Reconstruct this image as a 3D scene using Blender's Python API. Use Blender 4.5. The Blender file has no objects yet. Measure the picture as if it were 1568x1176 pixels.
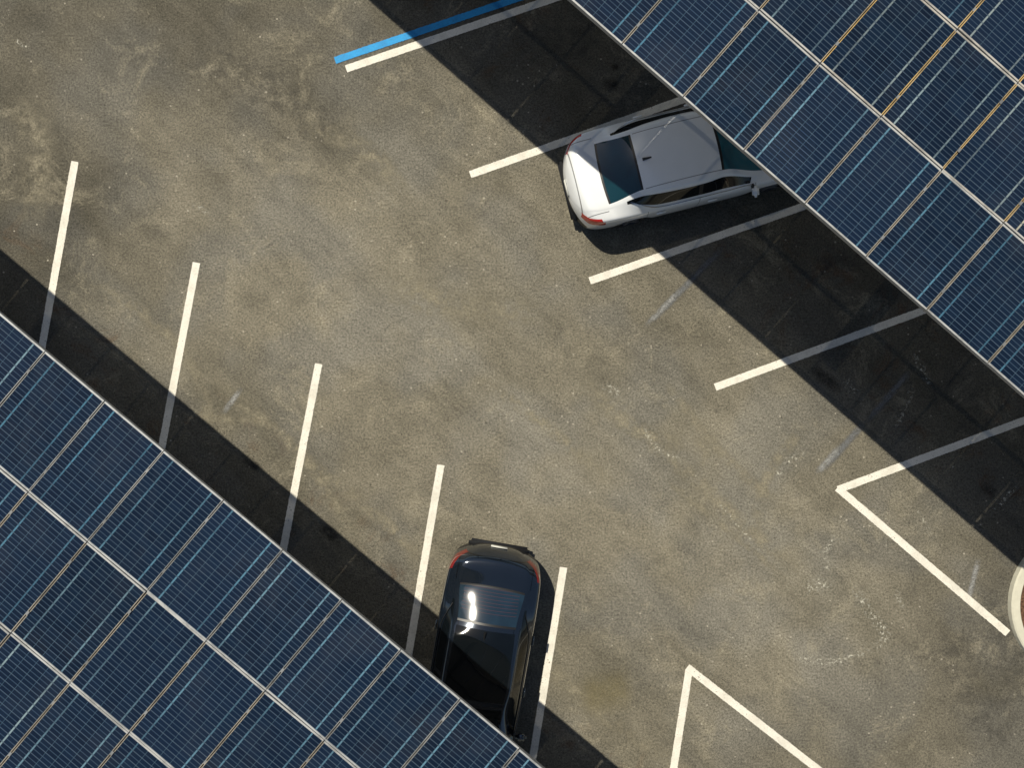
import bpy, bmesh, math, random
import numpy as np
from mathutils import Vector, Matrix
random.seed(4)
S=bpy.context.scene
COL=S.collection
R=math.radians

# ------------------------------------------------------------------ node helper
class N:
    def __init__(s,name):
        s.m=bpy.data.materials.new(name); s.m.use_nodes=True
        s.t=s.m.node_tree; s.b=s.t.nodes['Principled BSDF']; s.o=s.t.nodes['Material Output']
    def n(s,k): return s.t.nodes.new(k)
    def put(s,sock,v):
        if isinstance(v,bpy.types.NodeSocket): s.t.links.new(v,sock)
        elif v is not None:
            if isinstance(v,(tuple,list)) and len(v)==3 and sock.type=='RGBA': v=(*v,1)
            sock.default_value=v
    def math(s,op,a,b=None,c=None,clamp=False):
        x=s.n('ShaderNodeMath'); x.operation=op; x.use_clamp=clamp
        s.put(x.inputs[0],a)
        if b is not None: s.put(x.inputs[1],b)
        if c is not None: s.put(x.inputs[2],c)
        return x.outputs[0]
    def mix(s,f,a,b,mode='MIX'):
        x=s.n('ShaderNodeMix'); x.data_type='RGBA'; x.blend_type=mode; x.clamp_factor=True
        s.put(x.inputs[0],f); s.put(x.inputs[6],a); s.put(x.inputs[7],b)
        return x.outputs[2]
    def coord(s,k='Object'): return s.n('ShaderNodeTexCoord').outputs[k]
    def map(s,v,rot=0,scale=(1,1,1),loc=(0,0,0)):
        x=s.n('ShaderNodeMapping'); s.put(x.inputs[0],v); x.inputs[1].default_value=loc
        x.inputs[2].default_value=(0,0,rot); x.inputs[3].default_value=scale; return x.outputs[0]
    def noise(s,v,sc,det=4,rough=.55,dist=0):
        x=s.n('ShaderNodeTexNoise'); s.put(x.inputs['Vector'],v); x.inputs['Scale'].default_value=sc
        x.inputs['Detail'].default_value=det; x.inputs['Roughness'].default_value=rough
        x.inputs['Distortion'].default_value=dist; return x.outputs[0]
    def vor(s,v,sc):
        x=s.n('ShaderNodeTexVoronoi'); s.put(x.inputs['Vector'],v); x.inputs['Scale'].default_value=sc
        return x.outputs['Distance'],x.outputs['Color']
    def rng(s,v,a,b,c=0,d=1,smooth=True):
        x=s.n('ShaderNodeMapRange'); x.interpolation_type='SMOOTHSTEP' if smooth else 'LINEAR'
        s.put(x.inputs[0],v)
        for i,q in enumerate((a,b,c,d)): x.inputs[i+1].default_value=q
        return x.outputs[0]
    def xyz(s,v):
        x=s.n('ShaderNodeSeparateXYZ'); s.put(x.inputs[0],v); return x.outputs
    def scale(s,c,k):
        m=s.n('ShaderNodeVectorMath'); m.operation='SCALE'; s.put(m.inputs[0],c); s.put(m.inputs[3],k); return m.outputs[0]
    def bump(s,h,st,d=.01):
        x=s.n('ShaderNodeBump'); x.inputs['Strength'].default_value=st; x.inputs['Distance'].default_value=d
        s.put(x.inputs['Height'],h); s.t.links.new(x.outputs[0],s.b.inputs['Normal'])
    def set(s,**k):
        for a,v in k.items(): s.put(s.b.inputs[a.replace('_',' ')],v)
        return s
    def alpha(s,f):
        tr=s.n('ShaderNodeBsdfTransparent'); mx=s.n('ShaderNodeMixShader')
        s.put(mx.inputs[0],f); s.t.links.new(tr.outputs[0],mx.inputs[1]); s.t.links.new(s.b.outputs[0],mx.inputs[2])
        s.t.links.new(mx.outputs[0],s.o.inputs[0])

def simple(name,col,rough=.5,metal=0,coat=0,spec=.5,vary=.0):
    a=N(name)
    if vary:
        f=a.noise(a.coord(),9,4)
        c=a.mix(f,tuple(x*(1-vary) for x in col),tuple(min(1,x*(1+vary)) for x in col))
    else: c=col
    a.set(Base_Color=c,Roughness=rough,Metallic=metal,Coat_Weight=coat,Specular_IOR_Level=spec)
    a.b.inputs['Coat Roughness'].default_value=.03
    return a.m

# ------------------------------------------------------------------ asphalt
AISLE=R(-40.3)
def asphalt():
    a=N('asphalt'); co=a.coord()
    al=a.map(co,rot=-AISLE)      # x along aisle, y across
    x,y,_=a.xyz(al)
    big=a.noise(co,.30,2,.5,.4); mid=a.noise(co,1.3,6,.72,.3)
    st=a.noise(a.map(al,scale=(.35,1.6,1)),1.0,7,.74,.5)
    f=a.math('ADD',a.math('MULTIPLY',big,.28),a.math('MULTIPLY',mid,.32))
    f=a.math('ADD',f,a.math('MULTIPLY',st,.40))
    f=a.rng(f,.38,.62,0,1,False)
    c=a.mix(f,(.104,.095,.071),(.212,.192,.146))
    c=a.mix(a.rng(a.noise(co,.55,2,.5,.2),.42,.62,0,.6),c,a.mix(f,(.098,.095,.084),(.186,.178,.153)))
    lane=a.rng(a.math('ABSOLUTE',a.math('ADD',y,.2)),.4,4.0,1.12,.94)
    bay_shade=a.rng(a.math('ABSOLUTE',a.math('ADD',y,.35)),3.4,5.4,1,.62)  # canopy shade deepened in the base colour of the bays
    k=a.math('MULTIPLY',lane,bay_shade)
    d1=a.math('ADD',x,a.math('MULTIPLY',a.math('SUBTRACT',big,.5),5))  # lane ends darkened, a vignette painted into the asphalt colour
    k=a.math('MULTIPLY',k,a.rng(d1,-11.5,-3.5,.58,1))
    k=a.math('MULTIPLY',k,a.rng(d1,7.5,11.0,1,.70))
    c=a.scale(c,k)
    bm=a.rng(a.math('ABSOLUTE',y),3.4,4.8)
    rn=a.noise(co,1.1,6,.74,.8)
    c=a.mix(a.math('MULTIPLY',bm,a.rng(rn,.54,.68,0,.6)),c,(.085,.050,.028))
    c=a.mix(a.rng(rn,.45,.28,0,.35),c,(.055,.052,.045))
    bl=a.noise(a.map(co,loc=(17,31,0)),.9,8,.82,.6)
    c=a.mix(a.rng(bl,.51,.68,0,.50),c,(.29,.26,.19))
    g=a.noise(co,24,4,.9); g2=a.noise(co,66,1,.8)
    gg=a.math('ADD',a.rng(g,.34,.66,-.60,.62,False),a.rng(g2,.3,.7,-.34,.36,False))
    c=a.scale(c,a.math('ADD',gg,1.0))
    vd,vc=a.vor(co,9); rx,ry,_2=a.xyz(vc)
    sp=a.math('MULTIPLY',a.math('LESS_THAN',vd,.17),a.math('GREATER_THAN',rx,.88))
    sp=a.math('MULTIPLY',sp,a.rng(mid,.42,.56))
    c=a.mix(a.math('MULTIPLY',sp,.65),c,(.46,.42,.34))
    sp2=a.math('MULTIPLY',a.math('LESS_THAN',vd,.15),a.math('GREATER_THAN',ry,.93))
    c=a.mix(a.math('MULTIPLY',sp2,.6),c,(.03,.027,.023))
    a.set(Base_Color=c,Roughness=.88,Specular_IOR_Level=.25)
    a.bump(g,.8,.014)
    return a.m
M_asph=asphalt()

def mesh_obj(name,bm,mats,parent=None,smooth=False,mw=None):
    me=bpy.data.meshes.new(name); bm.to_mesh(me); bm.free()
    for m in mats: me.materials.append(m)
    if smooth:
        for p in me.polygons: p.use_smooth=True
    o=bpy.data.objects.new(name,me); COL.objects.link(o)
    if parent: o.parent=parent
    if mw is not None: o.matrix_world=mw
    return o
def empty(name,loc=(0,0,0),rotz=0):
    e=bpy.data.objects.new(name,None); COL.objects.link(e); e.location=loc; e.rotation_euler=(0,0,rotz); e.empty_display_size=.3
    return e

bm=bmesh.new(); q=400
bm.faces.new([bm.verts.new(p) for p in((-q,-q,0),(q,-q,0),(q,q,0),(-q,q,0))])
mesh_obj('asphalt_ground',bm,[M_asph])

# plan survey: 77 plan units per metre, origin at the middle of the lane
def G(px,py): return Vector(((px-784)/77.,(588-py)/77.,0))

# ------------------------------------------------------------------ painted lines
def paint(name,col,wear=.5,col2=None):
    a=N(name); co=a.coord()
    n=a.noise(co,30,4,.8); n2=a.noise(co,3,3,.6)
    c=a.mix(a.rng(n2,.35,.7),col,col2 or tuple(x*.82 for x in col))
    c=a.mix(a.rng(n,.46,.66,0,.42),c,tuple(x*.5 for x in col))
    a.set(Base_Color=c,Roughness=.7)
    th=a.math('ADD',n,a.math('MULTIPLY',a.math('SUBTRACT',n2,.5),.35))
    _,v,_2=a.xyz(a.coord('UV'))
    e=a.rng(a.math('ABSOLUTE',a.math('SUBTRACT',v,.5)),.38,.5,0,.30)
    th=a.math('SUBTRACT',th,e)
    a.alpha(a.rng(th,wear-.22,wear-.10))
    return a.m
M_white=paint('white_line_paint',(.80,.76,.67),.50,(.64,.61,.53))
M_blue=paint('blue_line_paint',(.008,.30,.66),.43,(.010,.24,.55))
def stroke(name,pts,w,mat,z=.008,taper=False):
    bm=bmesh.new(); uv=bm.loops.layers.uv.new('UVMap')
    P=[Vector(p) for p in pts]; rows=[]; L=0
    for i,p in enumerate(P):
        t=(P[min(i+1,len(P)-1)]-P[max(i-1,0)]).normalized(); n=Vector((-t.y,t.x,0))
        if i: L+=(p-P[i-1]).length
        rows.append((bm.verts.new((p+n*w/2).xy.to_3d()+Vector((0,0,z))),bm.verts.new((p-n*w/2).xy.to_3d()+Vector((0,0,z))),L))
    T=rows[-1][2]
    for i in range(len(rows)-1):
        a,b=rows[i],rows[i+1]
        f=bm.faces.new((a[1],b[1],b[0],a[0]))
        for l,c in zip(f.loops,((a[2]/T,0),(b[2]/T,0),(b[2]/T,1),(a[2]/T,1))): l[uv].uv=c
    return mesh_obj(name,bm,[mat])
def line(name,a,b,w,mat,ext=0,z=.008):
    a=G(*a); b=G(*b); d=(b-a).normalized(); b=b+d*ext
    k=[a+(b-a)*i/12 for i in range(13)]
    return stroke(name,k,w,mat,z)
W=.168
for a,b in (((-72,92),(-122,373)),((115,247),(65,528)),((301,402),(248,685)),((488,557),(434,840)),((675,712),(626,1000)),((863,869),(816,1160)),((1055,1027),(1020,1250))):
    line('parking_line',a,b,W,M_white,2.2)
for a,b in (((342,-58),(660,-170)),((530,105),(845,-2)),((720,267),(1043,153)),((903,430),(1232,315)),((1095,593),(1415,475)),((1283,750),(1600,632))):
    line('parking_line',a,b,W,M_white,2.0)
line('parking_line',(1052,1022),(1300,1216),W,M_white,2,.012)
line('parking_line',(1282,747),(1543,970),W,M_white,0,.012)
line('accessible_bay_line',(513,92),(800,-6),W*.9,M_blue,2.2)

# ------------------------------------------------------------------ stains, scuffs, tyre arcs
def scuff(name,col,amt,lo,hi,sc,rough=.9,edge=.5,det=5):
    a=N(name); co=a.coord(); u,v,_=a.xyz(a.coord('UV'))
    m=a.rng(a.math('ABSOLUTE',a.math('SUBTRACT',v,.5)),edge*.1,.5,1,0)
    m=a.math('MULTIPLY',m,a.rng(a.math('ABSOLUTE',a.math('SUBTRACT',u,.5)),.2,.5,1,0))
    n=a.rng(a.noise(co,sc,det,.76,.3),lo,hi)
    m=a.math('MULTIPLY',a.math('MULTIPLY',m,n),amt)
    g=a.noise(co,26,3,.85)
    a.set(Base_Color=a.scale(col,a.rng(g,.3,.7,.45,1.55,False)),Roughness=rough,Specular_IOR_Level=.25)
    a.alpha(m); return a.m
M_dust=scuff('dust_sweep',(.29,.26,.19),.66,.38,.62,3.5)
M_chalk=scuff('paint_residue',(.50,.48,.40),.85,.52,.60,16)
M_grey=scuff('blacked_out_line',(.15,.155,.16),.75,.25,.5,8)
M_pale=scuff('old_line_ghost',(.28,.28,.27),.8,.3,.55,8)
M_dark=scuff('dark_patch',(.066,.063,.056),.40,.40,.66,2.6)
M_spot=scuff('oil_drip',(.018,.017,.016),.5,.3,.6,5)
M_tan=scuff('mud_stain',(.20,.17,.09),.40,.2,.5,5)
def curve(pts,n=24):
    P=[G(*p) for p in pts]; out=[]
    Q=[P[0]*2-P[1]]+P+[P[-1]*2-P[-2]]
    for i in range(1,len(Q)-2):
        K=n//(len(P)-1)+2
        for k in range(K):
            t=k/K
            a,b,c,d=Q[i-1:i+3]
            out.append(.5*((2*b)+(c-a)*t+(2*a-5*b+4*c-d)*t*t+(3*b-a-3*c+d)*t**3))
    out.append(P[-1]); return out
zz=.003
def sc(name,pts,w,m):
    global zz
    zz+=.00005
    stroke(name,curve(pts),w,m,zz)
for p,w in ((((110,420),(220,480),(300,570),(330,690)),.35),(((300,560),(410,650),(480,720),(560,850)),.4),(((120,500),(200,560),(260,640)),.3),
            (((440,680),(540,760),(620,830),(650,900)),.4),(((960,640),(1080,750),(1180,840),(1260,900)),.45),(((250,640),(330,640),(420,650)),.25),
            (((1000,560),(1110,700),(1230,800)),.3),(((880,560),(960,650),(1080,690)),.5),(((1060,660),(1080,690),(1070,720)),.3),(((1000,720),(1100,800),(1220,900)),.2),
            (((820,1000),(880,1060),(970,1130)),.5),(((930,1100),(1000,1150),(1080,1200)),.4),(((700,560),(820,640),(960,760)),.35),
            (((1250,640),(1180,720),(1150,840)),.35),(((20,130),(60,230),(40,360)),.9),(((560,420),(700,470),(860,480)),.9),(((640,330),(560,230),(420,180)),.6)):
    sc('dust_sweep',p,w,M_dust)
for p,w in ((((1285,815),(1262,850),(1272,885)),.22),(((1225,905),(1250,895),(1275,905)),.42),(((1300,890),(1330,935),(1355,975),(1325,1005)),.34),
            (((1200,990),(1240,1012),(1300,1008),(1345,985)),.26),(((980,650),(1010,690),(1050,705)),.18),(((1180,740),(1210,705),(1240,690)),.2),
            (((1515,790),(1560,740)),.14),(((1370,660),(1400,590)),.2),(((1395,535),(1430,600)),.24),(((1295,575),(1310,610)),.3),(((920,590),(955,605)),.3),
            (((1090,760),(1170,850)),.10),(((20,60),(50,75)),.16),(((1370,900),(1385,935)),.18),(((1100,960),(1130,985)),.1),(((1400,770),(1430,830)),.12),(((290,310),(330,330)),.14)):
    sc('paint_residue',p,w,M_chalk)
for p,w in ((((990,500),(1120,365)),.2),(((1255,725),(1330,640)),.22),(((1320,655),(1400,560)),.2)):
    sc('blacked_out_line',p,w,M_grey)
for p,w in ((((340,635),(372,592)),.16),(((985,503),(1045,440)),.16),(((1248,728),(1290,680)),.2),(((1480,930),(1500,850)),.16)):
    sc('old_line_ghost',p,w,M_pale)
for p,w in ((((770,90),(850,60),(950,70)),1.6),(((1180,420),(1280,390),(1380,420)),1.4),(((1410,560),(1480,640),(1500,700)),1.2),
            (((1420,930),(1480,1040),(1550,1180)),1.8),(((1520,860),(1560,1000),(1620,1100)),1.6),(((250,60),(400,130),(560,240)),1.8)):
    sc('dark_patch',p,w,M_dark)  # oil in the bays; the lower-right pair only darkens the ground
for p,w in ((((920,125),(950,130)),.3),(((935,100),(950,103)),.2),(((1240,560),(1290,600)),.35),(((490,800),(520,830)),.35),(((370,700),(400,720)),.3),(((1500,740),(1530,760)),.3)):
    sc('oil_drip',p,w,M_spot)
sc('mud_stain',((880,1066),(930,1060),(975,1052)),1.1,M_tan)

# ------------------------------------------------------------------ kerbed island
M_kerb=simple('concrete_kerb',(.56,.54,.44),.8,vary=.15)
a=N('mulch'); co=a.coord(); g=a.noise(co,22,5,.8)
a.set(Base_Color=a.mix(a.rng(g,.3,.7),(.05,.025,.012),(.25,.13,.07)),Roughness=.95); a.bump(g,1,.05); M_mulch=a.m
def island():
    e=empty('planting_island',G(1660,926),R(21))
    def outline(r,L=6.0,n=28):
        pts=[(r*math.cos(t),r*math.sin(t)) for t in np.linspace(math.pi/2,3*math.pi/2,n)]
        pts+=[(L+r*math.cos(t),r*math.sin(t)) for t in np.linspace(-math.pi/2,math.pi/2,n)]
        return pts
    prof=[(1.52,0),(1.515,.11),(1.49,.135),(1.36,.14),(1.345,.125),(1.34,.05)]
    bm=bmesh.new(); rows=[[bm.verts.new((x,y,z)) for x,y in outline(r)] for r,z in prof]
    for i in range(len(rows)-1):
        for j in range(len(rows[0])):
            k=(j+1)%len(rows[0]); bm.faces.new((rows[i][j],rows[i][k],rows[i+1][k],rows[i+1][j]))
    bmesh.ops.recalc_face_normals(bm,faces=bm.faces)
    mesh_obj('kerb',bm,[M_kerb],e)
    bm=bmesh.new(); bm.faces.new([bm.verts.new((x,y,.09)) for x,y in outline(1.343)])
    mesh_obj('mulch_bed',bm,[M_mulch],e)
island()

# ------------------------------------------------------------------ solar canopies
def cell_mat():
    a=N('solar_cells'); u,v,_=a.xyz(a.coord('UV'))
    at=a.n('ShaderNodeAttribute'); at.attribute_name='glare_rnd'; rr,rg,rb=a.xyz(at.outputs['Vector'])
    def lines(c,n,t):
        f=a.math('FRACT',a.math('ADD',a.math('MULTIPLY',c,n),.5))
        return a.rng(a.math('ABSOLUTE',a.math('SUBTRACT',f,.5)),t*.5,t*.9,1,0,False)
    vo=a.n('ShaderNodeTexWhiteNoise'); cm=a.n('ShaderNodeCombineXYZ')
    a.put(cm.inputs[0],a.math('FLOOR',a.math('MULTIPLY',u,6))); a.put(cm.inputs[1],a.math('FLOOR',a.math('MULTIPLY',v,12))); a.put(cm.inputs[2],rr)
    a.put(vo.inputs['Vector'],cm.outputs[0]); wn=vo.outputs['Value']
    base=a.mix(wn,(.0030,.0075,.018),(.006,.015,.033))
    base=a.mix(a.math('MULTIPLY',rg,.6),base,(.008,.018,.042))
    base=a.mix(a.math('MULTIPLY',lines(v,24,.15),.30),base,(.085,.13,.18))
    base=a.mix(a.math('MULTIPLY',lines(v,12,.05),.22),base,(.14,.18,.22))
    base=a.mix(a.math('MULTIPLY',lines(u,6,.04),.26),base,(.10,.17,.22))
    d=a.math('ABSOLUTE',a.math('SUBTRACT',a.math('ABSOLUTE',a.math('SUBTRACT',u,.5)),1/3.))
    brk=a.rng(a.math('ABSOLUTE',a.math('SUBTRACT',a.math('FRACT',a.math('MULTIPLY',v,12)),.5)),.38,.47,.85,.25)
    vv=a.noise(a.coord('Object'),.8,2,.5)
    thick=a.math('MULTIPLY',a.math('MULTIPLY',a.rng(d,.008,.014,1,0,False),brk),a.rng(vv,.35,.62,.3,1))
    base=a.mix(thick,base,a.mix(rb,(.07,.19,.28),a.mix(rr,(.11,.27,.38),(.85,.70,.42))))  # gold ribbons paint warm sun glare into the cell colour
    gl=a.noise(a.coord('Object'),.9,4,.6)
    base=a.mix(a.rng(gl,.45,.75,0,.05),base,(.16,.15,.13))
    back=a.n('ShaderNodeNewGeometry').outputs['Backfacing']      # white backsheet on the underside
    base=a.mix(back,base,(.72,.72,.70))
    a.set(Base_Color=base,Roughness=a.rng(gl,.3,.7,.08,.18),Specular_IOR_Level=.42)
    a.alpha(.964)
    return a.m
M_cell=cell_mat()
a=N('aluminium_frame')
at=a.n('ShaderNodeAttribute'); at.attribute_name='glare_rnd'; rr,rg,rb=a.xyz(at.outputs['Vector'])
nn=a.noise(a.coord(),2.5,4,.7)
c=a.mix(rr,a.mix(rg,(.23,.235,.235),(.42,.43,.43)),(.62,.41,.13))  # gold tint imitates sun glare on the frames
c=a.mix(a.rng(nn,.4,.65,0,.75),c,a.scale(c,.45))
a.set(Base_Color=c,Metallic=.1,Roughness=.5); M_frame=a.m
M_steel=simple('galvanised_steel',(.36,.37,.38),.5,.5,vary=.1)

def canopy(loc,rot,pw,pl,n0,n1,rows,frame_glare,vdir,cell_glare):
    """local x along the edge, local y outwards from the lane"""
    e=empty('solar_canopy',loc,rot)
    gx,gy=.016,.014
    fs,fe=.0105,.024
    bg=bmesh.new(); uv=bg.loops.layers.uv.new('UVMap'); cl=bg.loops.layers.float_color.new('glare_rnd')
    bf=bmesh.new(); cf=bf.loops.layers.float_color.new('glare_rnd')
    def box(x0,x1,y0,y1,z0,z1,col,M):
        vs=[bf.verts.new(M@Vector(p)) for p in ((x0,y0,z0),(x1,y0,z0),(x1,y1,z0),(x0,y1,z0),(x0,y0,z1),(x1,y0,z1),(x1,y1,z1),(x0,y1,z1))]
        for i in ((3,2,1,0),(4,5,6,7),(0,1,5,4),(1,2,6,5),(2,3,7,6),(3,0,4,7)):
            f=bf.faces.new([vs[j] for j in i])
            for l in f.loops: l[cf]=col
    for r in range(rows):
        for c in range(n0,n1):
            w=pw-gx; h=pl-gy
            cx=(c+.5)*pw; cy=(r+.5)*pl*vdir
            M=Matrix.Translation((cx,cy,random.uniform(-.003,.003)))@Matrix.Rotation(R(random.gauss(0,.5)),4,'X')@Matrix.Rotation(R(random.gauss(0,.5)),4,'Y')
            wv=frame_glare(r,c); col=(wv,.1,0,1); coe=(min(1,wv*.2),1,0,1)
            box(-w/2,-w/2+fs,-h/2+fe,h/2-fe,-.03,0,col,M); box(w/2-fs,w/2,-h/2+fe,h/2-fe,-.03,0,col,M)
            box(-w/2,w/2,-h/2,-h/2+fe,-.03,0,coe,M); box(-w/2,w/2,h/2-fe,h/2,-.03,0,coe,M)
            for s in (-.28,.28): box(w/2-.01,w/2+gx+.01,s*h-.03,s*h+.03,.001,.006,(0,0,0,1),M)
            x0,x1,y0,y1=-w/2+fs,w/2-fs,-h/2+fe,h/2-fe
            f=bg.faces.new([bg.verts.new(M@Vector(p)) for p in((x0,y0,-.004),(x1,y0,-.004),(x1,y1,-.004),(x0,y1,-.004))])
            cc=(cell_glare(r,c),random.random(),random.random(),1)
            for l,q in zip(f.loops,((0,0),(1,0),(1,1),(0,1))): l[uv].uv=q; l[cl]=cc
    mesh_obj('solar_modules',bg,[M_cell],e); mesh_obj('module_frames',bf,[M_frame],e)
    bs=bmesh.new()
    def sb(x0,x1,y0,y1,z0,z1):
        if y0>y1: y0,y1=y1,y0
        m=Matrix.Translation(((x0+x1)/2,(y0+y1)/2,(z0+z1)/2))@Matrix.Diagonal((x1-x0,y1-y0,z1-z0,1))
        bmesh.ops.create_cube(bs,size=1,matrix=m)
    X0,X1=n0*pw,n1*pw; D=rows*pl
    for r in range(1,rows+1):
        y=(r*pl if r<rows else D-.08)*vdir; sb(X0,X1,y-.04,y+.04,-.20,-.045)
    sb(X0,X1,.05*vdir,.11*vdir,-.20,-.045)
    k=X0+2.2
    while k<X1:
        sb(k-.1,k+.1,.5*vdir,(D-.5)*vdir,-.62,-.205)
        sb(k-.14,k+.14,(D*.55-.14)*vdir,(D*.55+.14)*vdir,-loc[2],-.625)
        sb(k-.3,k+.3,(D*.55-.3)*vdir,(D*.55+.3)*vdir,-loc[2]-.2,-loc[2]+.7)
        k+=6.34
    mesh_obj('steel_structure',bs,[M_steel],e)
    return e
H=4.9
def wr(r,c): return .20 if r==0 else min(1,max(.1,.95+random.uniform(-.6,.05)))
canopy((448/111.3,276/111.3,H),R(-41.15),1.115,1.60,-13,12,6,wr,1,lambda r,c:(random.uniform(0,.10) if r==0 else random.uniform(.2,1)))
canopy((-351/111.3,-254/111.3,H),R(-40.0),1.065,1.645,-11,13,6,lambda r,c:(.04 if r==0 else .22),-1,lambda r,c:(random.uniform(.0,.2) if r==0 else random.uniform(.05,.3)))

# ------------------------------------------------------------------ cars
def pchip(keys):
    xs=np.array([k[0] for k in keys],float); ys=np.array([k[1] for k in keys],float)
    h=np.diff(xs); d=np.diff(ys)/h; m=np.zeros(len(xs))
    m[0]=d[0]; m[-1]=d[-1]
    for i in range(1,len(xs)-1):
        if d[i-1]*d[i]>0:
            w1=2*h[i]+h[i-1]; w2=h[i]+2*h[i-1]; m[i]=(w1+w2)/(w1/d[i-1]+w2/d[i])
    def f(x):
        x=min(max(x,xs[0]),xs[-1]); i=min(np.searchsorted(xs,x,side='right')-1,len(xs)-2)
        t=(x-xs[i])/h[i]
        return float((2*t**3-3*t*t+1)*ys[i]+(t**3-2*t*t+t)*h[i]*m[i]+(-2*t**3+3*t*t)*ys[i+1]+(t**3-t*t)*h[i]*m[i+1])
    return f
def paintmat(name,col,coat=1,rough=.35,line=(.01,.01,.01),metal=0,spec=.5):
    a=N(name); x,y,z=a.xyz(a.coord()); ay=a.math('ABSOLUTE',y)
    def near(v,c,t=.006): return a.math('LESS_THAN',a.math('ABSOLUTE',a.math('SUBTRACT',v,c)),t)
    low=a.math('MULTIPLY',a.math('LESS_THAN',z,.95),a.math('GREATER_THAN',ay,.7))
    s=None
    for c in (1.30,2.30,3.38):
        q=near(x,c); s=q if s is None else a.math('MAXIMUM',s,q)
    m=a.math('MULTIPLY',s,low)
    top=a.math('GREATER_THAN',z,.80)
    bt=a.math('MULTIPLY',near(ay,.70,.008),a.math('LESS_THAN',x,.58)); bt=a.math('MULTIPLY',bt,top)
    b2=a.math('MULTIPLY',near(x,.11,.009),a.math('MULTIPLY',a.math('LESS_THAN',ay,.70),top)); bt=a.math('MAXIMUM',bt,b2)
    hd=a.math('MULTIPLY',near(ay,.72,.007),a.math('GREATER_THAN',x,3.66)); hd=a.math('MULTIPLY',hd,a.math('GREATER_THAN',z,.6))
    rf=a.math('MULTIPLY',near(ay,.515,.007),a.math('MULTIPLY',a.math('GREATER_THAN',x,1.27),a.math('LESS_THAN',x,2.80)))
    rf=a.math('MULTIPLY',rf,a.math('GREATER_THAN',z,1.2))
    m=a.math('MAXIMUM',a.math('MAXIMUM',m,bt),a.math('MAXIMUM',hd,rf))
    d=a.noise(a.coord(),3,3,.6)
    c=a.mix(a.rng(d,.4,.7,0,.2),col,tuple(q*.85 for q in col))
    a.set(Base_Color=a.mix(a.math('MULTIPLY',m,.8),c,line),Roughness=rough,Coat_Weight=coat,Metallic=metal,Specular_IOR_Level=spec)
    a.b.inputs['Coat Roughness'].default_value=.04
    return a.m
def glassmat(name,col,lines=False,rough=.04,spec=.7):
    a=N(name)
    c=col
    x,y,z=a.xyz(a.coord())
    sh=a.noise(a.coord(),2.3,2,.4)
    c=a.mix(a.rng(sh,.4,.6,0,.4),col,tuple(q*.5 for q in col))
    if lines:
        f=a.math('FRACT',a.math('MULTIPLY',x,17)) 
        m=a.math('MULTIPLY',a.math('LESS_THAN',f,.12),a.math('LESS_THAN',x,1.1))
        m=a.math('MULTIPLY',m,a.math('LESS_THAN',a.math('ABSOLUTE',y),.52))
        c=a.mix(a.math('MULTIPLY',m,.5),c,(.12,.035,.025))
    a.set(Base_Color=c,Roughness=rough,Specular_IOR_Level=spec); a.b.inputs['IOR'].default_value=1.55
    return a.m
M_tyre=simple('tyre_rubber',(.02,.02,.02),.85)
M_rim=simple('alloy_rim',(.45,.46,.48),.3,.8)
M_trim=simple('black_trim',(.012,.012,.013),.4)
M_red=simple('tail_lamp_red',(.50,.015,.010),.12,coat=1)
M_dred=simple('smoked_tail_lamp',(.16,.006,.004),.12,coat=1)
M_lamp=simple('head_lamp',(.6,.62,.65),.1,coat=1)
M_chrome=simple('chrome',(.7,.7,.7),.15,1)
M_plate=simple('number_plate',(.6,.6,.55),.5)

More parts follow.
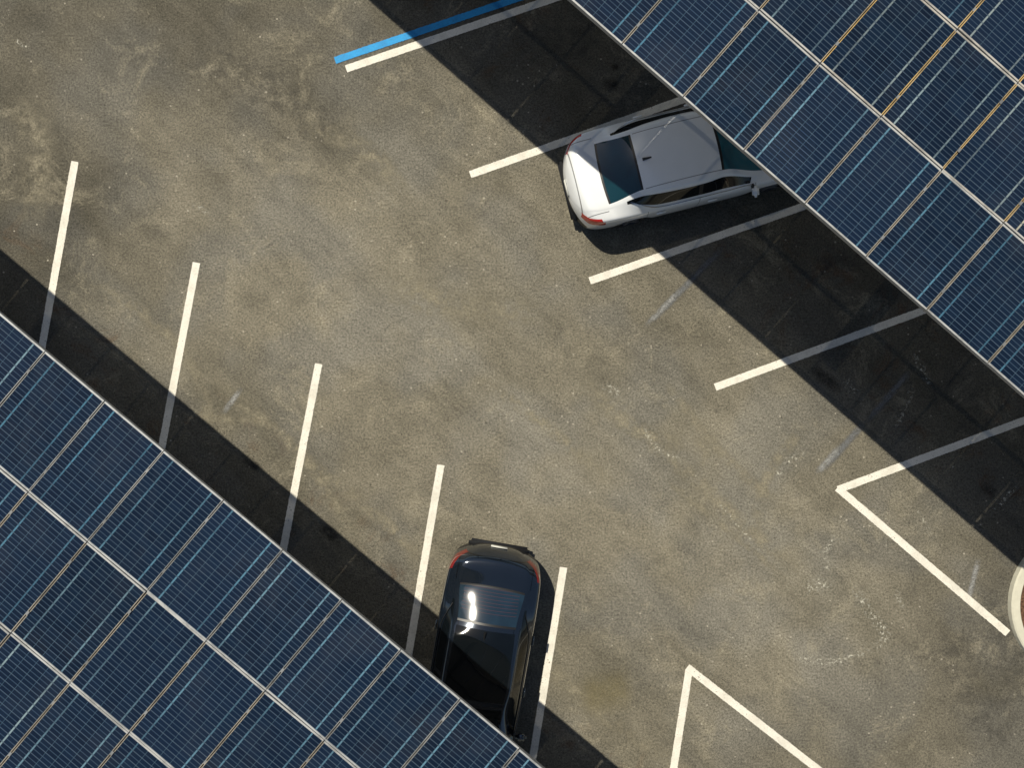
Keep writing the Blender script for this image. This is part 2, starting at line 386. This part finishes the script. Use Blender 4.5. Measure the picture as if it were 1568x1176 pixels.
def car(name,loc,head,paintm,rear_glass,side_glass,P):
    e=empty(name,loc,head)
    L=P['L']; CR=P['crown']
    w=pchip(P['w']); zb=pchip(P['zb']); zc=pchip(P['zc']); wt=pchip(P['wt'])
    g0,g1,g2,g3=P['g0'],P['g1'],P['g2'],P['g3']
    dr=pchip([(0,.05),(g0-.05,.06),(g0+.1,.075*CR),((g0+g1)/2,.11*CR),(g1,.11*CR),(g1+.4,.10),(g2,.10),(g3,.06),(L,.03)])
    fr=pchip([(0,1),(g1-.32,.97),(g1-.10,.60),(g1+.30,.10),(g1+.6,0.04),(g3-.75,.04),(g3-.2,.12),(L,.12)])
    wheels=(1.02,3.83)
    X=set(np.round(np.arange(0,L+.001,.075),3)); ks={g0-.02,g0+.01,g1-.01,g1+.02,g2-.02,g2+.01,g3-.01,g3+.02,2.26,2.34,g3-.22,g1-.32,.34,L}
    X|=ks
    X=sorted(x for x in X if x in ks or all(abs(x-k)>.03 for k in ks))
    def warp(x,y,z):
        r=abs(y)/.93
        xa=x
        if x<.9: xa+=P['bowr']*r**2.6*(1-x/.9)
        if x<.3: xa+=max(0,z-.6)*.22*(1-x/.3)
        if x>L-1.1: xa-=P['bowf']*r**2.4*((x-L+1.1)/1.1)
        if x>L-.4: xa-=max(0,z-.5)*.3*((x-L+.4)/.4)
        if g2-.4<x<g3+.3: xa-=.16*(r**2)*math.exp(-((x-g3+.3)/.5)**2)
        if .3<x<g1+.3: xa+=.06*(r**2)*math.exp(-((x-(g0+g1)/2)/.4)**2)
        return xa
    def prof(x):
        W=w(x); B=zb(x); T=wt(x); C=zc(x); D=dr(x); zr=C-D
        g5=max(.915*W,T+.02)
        a5=[g5,B+.015]; a6=[T,max(zr,B+.022)]; F=fr(x)
        ff=[a5[0]+(a6[0]-a5[0])*F,a5[1]+(a6[1]-a5[1])*F]
        bow=.03*min(1,(a6[1]-a5[1])/.3)*4*F*(1-F); ff[0]+=bow
        pts=[[.84*W,.20],[.965*W,.27],[1.0*W,.50],[.985*W,B-.15],[.962*W,B-.02],a5,ff,a6,[T-.05,max(zr+.026,B+.03)],[T*.5,C-.28*D],[0,C]]
        for xc in wheels:
            dx=abs(x-xc)
            if dx<.39:
                za=.33+math.sqrt(.39**2-dx**2)*.97
                for i,o in ((0,0),(1,.0),(2,.03)): pts[i][1]=max(pts[i][1],za+o)
        pts[2][1]=min(pts[2][1],pts[3][1]-.03)
        return pts
    rows=[]; 
    p0=prof(0); pL=prof(L)
    for k,dx in ((0,-.055),(.45,-.05),(.80,-.03),(.95,-.008)):
        rows.append((-1,[(warp(0,y*k,.55+(z-.55)*k)+dx,y*k,.55+(z-.55)*k) for y,z in p0]))
    for x in X: rows.append((x,[(warp(x,y,z),y,z) for y,z in prof(x)]))
    for k,dx in ((.95,.01),(.80,.03),(.45,.05),(0,.055)):
        rows.append((99,[(warp(L,y*k,.48+(z-.48)*k)+dx,y*k,.48+(z-.48)*k) for y,z in pL]))
    bm=bmesh.new(); gr=[]
    for x,pt in rows:
        full=pt+[(a,-b,c) for a,b,c in pt[-2::-1]]
        gr.append([bm.verts.new(p) for p in full])
    n=len(gr[0]); half=10
    for i in range(len(gr)-1):
        xa,xb=rows[i][0],rows[i+1][0]; xm=(xa+xb)/2
        for j in range(n-1):
            f=bm.faces.new((gr[i][j],gr[i][j+1],gr[i+1][j+1],gr[i+1][j]))
            s=j if j<half else 2*half-1-j
            m=0
            body=(xa>=0 and xb<=L)
            if body:
                if s in (8,9):
                    if g0-.01<=xm<=g1+.01: m=1 if g0+.01<xm<g1-.01 else 3
                    elif g2-.01<=xm<=g3+.01: m=6 if g2<xm<g3 else 3
                    elif P.get('pano') and g1+.12<=xm<=g2-.12: m=2
                elif s==6 and g1-.32<=xm<=g3-.22: m=2 if not 2.26<=xm<=2.34 else 3
                elif s==0: m=3
                if s==3 and xm<.34: m=4
                if s==4 and xm<.30: m=4
                if s in (3,4) and xm>L-.42: m=5
            else:
                if xm<1:
                    yy=abs(f.calc_center_median().y)
                    if s in (3,4) and i>=2 and yy>.45: m=4
                    if s in (0,1): m=3
                else:
                    if s in (3,4) and i<=len(gr)-4: m=5
                    if s in (0,1): m=3
            f.material_index=m
    bmesh.ops.remove_doubles(bm,verts=bm.verts,dist=.0004)
    bmesh.ops.recalc_face_normals(bm,faces=bm.faces)
    o=mesh_obj('body',bm,[paintm,rear_glass,side_glass,M_trim,P['red'],M_lamp,P['screen']],e,True)
    sm=o.modifiers.new('s','SUBSURF'); sm.levels=2; sm.render_levels=2
    bm=bmesh.new(); bmesh.ops.create_cube(bm,size=1,matrix=Matrix.Translation((L/2,0,.36))@Matrix.Diagonal((L-.7,1.30,.3,1)))
    mesh_obj('underbody',bm,[M_trim],e)
    for nm,xc,sd in (('wheel_1',wheels[0],1),('wheel_2',wheels[0],-1),('wheel_3',wheels[1],1),('wheel_4',wheels[1],-1)):
        bm=bmesh.new(); rr=.335; pr=[(.20,-.11),(.31,-.11),(.33,-.085),(rr,-.05),(rr,.05),(.33,.085),(.31,.11),(.235,.11),(.225,.06),(.05,.05),(.0,.05)]
        K=40; rg=[[bm.verts.new((r*math.cos(2*math.pi*k/K),h,r*math.sin(2*math.pi*k/K))) for k in range(K)] for r,h in pr]
        for i in range(len(rg)-1):
            for k in range(K):
                f=bm.faces.new((rg[i][k],rg[i][(k+1)%K],rg[i+1][(k+1)%K],rg[i+1][k])); f.material_index=0 if i<7 else 2
        bmesh.ops.remove_doubles(bm,verts=bm.verts,dist=.0004)
        for k in range(5):
            mt=Matrix.Rotation(2*math.pi*k/5,4,'Y')@Matrix.Translation((.12,.085,0))@Matrix.Diagonal((.23,.03,.055,1))
            for f in bmesh.ops.create_cube(bm,size=1,matrix=mt)['verts']:
                for ff in f.link_faces: ff.material_index=1
        bmesh.ops.recalc_face_normals(bm,faces=bm.faces)
        wo=mesh_obj(nm,bm,[M_tyre,M_rim,M_trim],e); wo.location=(xc,sd*(.92-.14),rr); wo.rotation_euler=(0,0,0 if sd>0 else math.pi)
    def blob(nm,c,s,mat,rot=0,sub=3):
        bm=bmesh.new(); bmesh.ops.create_cube(bm,size=1,matrix=Matrix.Diagonal((*s,1)))
        bmesh.ops.bevel(bm,geom=list(bm.edges),offset=min(s)*.35,segments=sub,affect='EDGES')
        b=mesh_obj(nm,bm,[mat],e,True); b.location=c; b.rotation_euler=(0,0,rot); return b
    for sd in (1,-1):
        mx=g3-.30
        blob('mirror_housing',(mx,sd*(w(mx)+.075),zb(mx)+.06),(.12,.21,.14),paintm,sd*.18)
        blob('mirror_stalk',(mx,sd*(w(mx)-.05),zb(mx)+.0),(.07,.14,.05),M_trim)
        for x in (1.55,2.55): blob('door_handle',(x,sd*(w(x)+.004),zb(x)-.10),(.19,.035,.03),P['handle'])
        bm=bmesh.new(); pr=[]
        for x in np.arange(g1-.25,g3-.15,.075):
            q=prof(x)[6]
            pr.append([bm.verts.new((warp(x,q[0],q[1]),sd*(q[0]+.004+a),q[1]+b)) for a,b in ((0,-.010),(.010,-.006),(.010,.006),(0,.010))])
        for i in range(len(pr)-1):
            for k in range(4): bm.faces.new((pr[i][k],pr[i][(k+1)%4],pr[i+1][(k+1)%4],pr[i+1][k]))
        bmesh.ops.recalc_face_normals(bm,faces=bm.faces)
        mesh_obj('window_moulding',bm,[P['mould']],e)
    for sd in (-1,1):
        blob('wiper',(g3-.10,sd*.30-.05,zc(g3-.10)+.006),(.03,.55,.02),M_trim,.12*sd)
    bm=bmesh.new(); fx=g1+.20; fz=zc(fx)-.006
    vs=[bm.verts.new(p) for p in((fx-.08,-.028,fz),(fx-.08,.028,fz),(fx+.10,.014,fz),(fx+.10,-.014,fz),(fx-.07,-.006,fz+.065),(fx-.07,.006,fz+.065),(fx-.01,0,fz+.06))]
    for i in((0,1,5,4),(1,2,6,5),(3,0,4,6),(2,3,6),(4,5,6)): bm.faces.new([vs[k] for k in i])
    mesh_obj('antenna_fin',bm,[M_trim],e)
    blob('number_plate',(-.045,0,.62),(.02,.32,.15),M_plate)
    blob('rear_diffuser',(.02,0,.30),(.16,1.2,.14),M_trim)
    return e

Lw=4.82
sedan=dict(L=Lw,g0=.58,g1=1.20,g2=2.75,g3=3.62,bowr=.26,bowf=.35,mould=M_chrome,red=M_red,crown=1,
 w=[(0,.80),(.08,.85),(.2,.885),(.5,.912),(1.2,.925),(2.4,.925),(3.6,.92),(4.2,.90),(4.55,.85),(4.74,.78),(Lw,.70)],
 zb=[(0,.90),(.1,.94),(.5,.965),(1.2,.96),(2.4,.935),(3.6,.92),(4.2,.83),(4.6,.70),(Lw,.62)],
 zc=[(0,.98),(.06,1.05),(.3,1.08),(.56,1.09),(.70,1.145),(1.10,1.36),(1.20,1.395),(1.6,1.445),(2.1,1.455),(2.6,1.42),(2.75,1.39),(3.5,1.07),(3.62,1.015),(4.2,.93),(4.6,.80),(Lw,.68)],
 wt=[(0,.60),(.4,.66),(.58,.665),(1.20,.60),(1.6,.63),(2.1,.65),(2.4,.645),(2.75,.60),(3.62,.73),(4.2,.70),(Lw,.55)])
M_wp=paintmat('white_car_paint',(.82,.84,.85),1,.3,(.10,.10,.10))
M_bp=paintmat('black_car_paint',(.016,.025,.040),1,.10,(.001,.001,.001),metal=.6,spec=.9)
M_wg=glassmat('tinted_rear_glass',(.006,.036,.050))
M_sg=glassmat('tinted_glass',(.004,.006,.008),spec=.4)
M_ws=glassmat('windscreen_glass',(.02,.12,.16))
M_bg=glassmat('dark_rear_glass',(.012,.028,.046),True,.09,1.0)
sedan['handle']=M_wp; sedan['screen']=M_ws
car('white_sedan',Vector((1.08,3.755,0)),R(14),M_wp,M_wg,M_sg,sedan)
b=dict(sedan); b['handle']=M_bp; b['mould']=M_trim; b['pano']=True; b['red']=M_dred; b['screen']=M_sg; b['crown']=1.40
b['g0']=.62; b['g1']=1.24
b['zc']=[(0,1.0),(.06,1.06),(.3,1.09),(.60,1.105),(.72,1.15),(.90,1.23),(1.05,1.29),(1.24,1.355),(1.6,1.445),(2.1,1.47),(2.6,1.43),(2.75,1.40),(3.5,1.08),(3.62,1.02),(4.2,.94),(4.6,.80),(Lw,.68)]
b['wt']=[(0,.60),(.3,.68),(.62,.70),(1.22,.63),(1.6,.64),(2.4,.65),(2.75,.62),(3.62,.74),(4.2,.70),(Lw,.55)]
car('black_sedan',(-.25,-3.16,0),R(270-9.8),M_bp,M_bg,M_sg,b)

# ------------------------------------------------------------------ light
sd=Vector((.36,-.49,-1)).normalized()
sl=bpy.data.lights.new('sun','SUN'); sl.energy=5.0; sl.angle=R(.5); sl.color=(1,.93,.78)
so=bpy.data.objects.new('sun',sl); COL.objects.link(so); so.rotation_euler=sd.to_track_quat('-Z','Y').to_euler(); so.location=(-5,7,25)
w_=bpy.data.worlds.new('World'); S.world=w_; w_.use_nodes=True; nt=w_.node_tree
sk=nt.nodes.new('ShaderNodeTexSky'); sk.sky_type='NISHITA'; sk.sun_disc=False
sk.sun_elevation=math.asin(-sd.z); sk.sun_rotation=math.atan2(-.36,.49)
bgd=nt.nodes['Background']; nt.links.new(sk.outputs[0],bgd.inputs[0]); bgd.inputs[1].default_value=.065
S.view_settings.view_transform='Standard'; S.view_settings.look='None'; S.view_settings.exposure=0

cam=bpy.data.cameras.new('camera'); cam.sensor_width=36; cam.lens=36*1224/1568; cam.clip_end=1500
oc=bpy.data.objects.new('camera',cam); COL.objects.link(oc); oc.location=(0,0,15.9); oc.rotation_euler=(0,0,0)
S.camera=oc
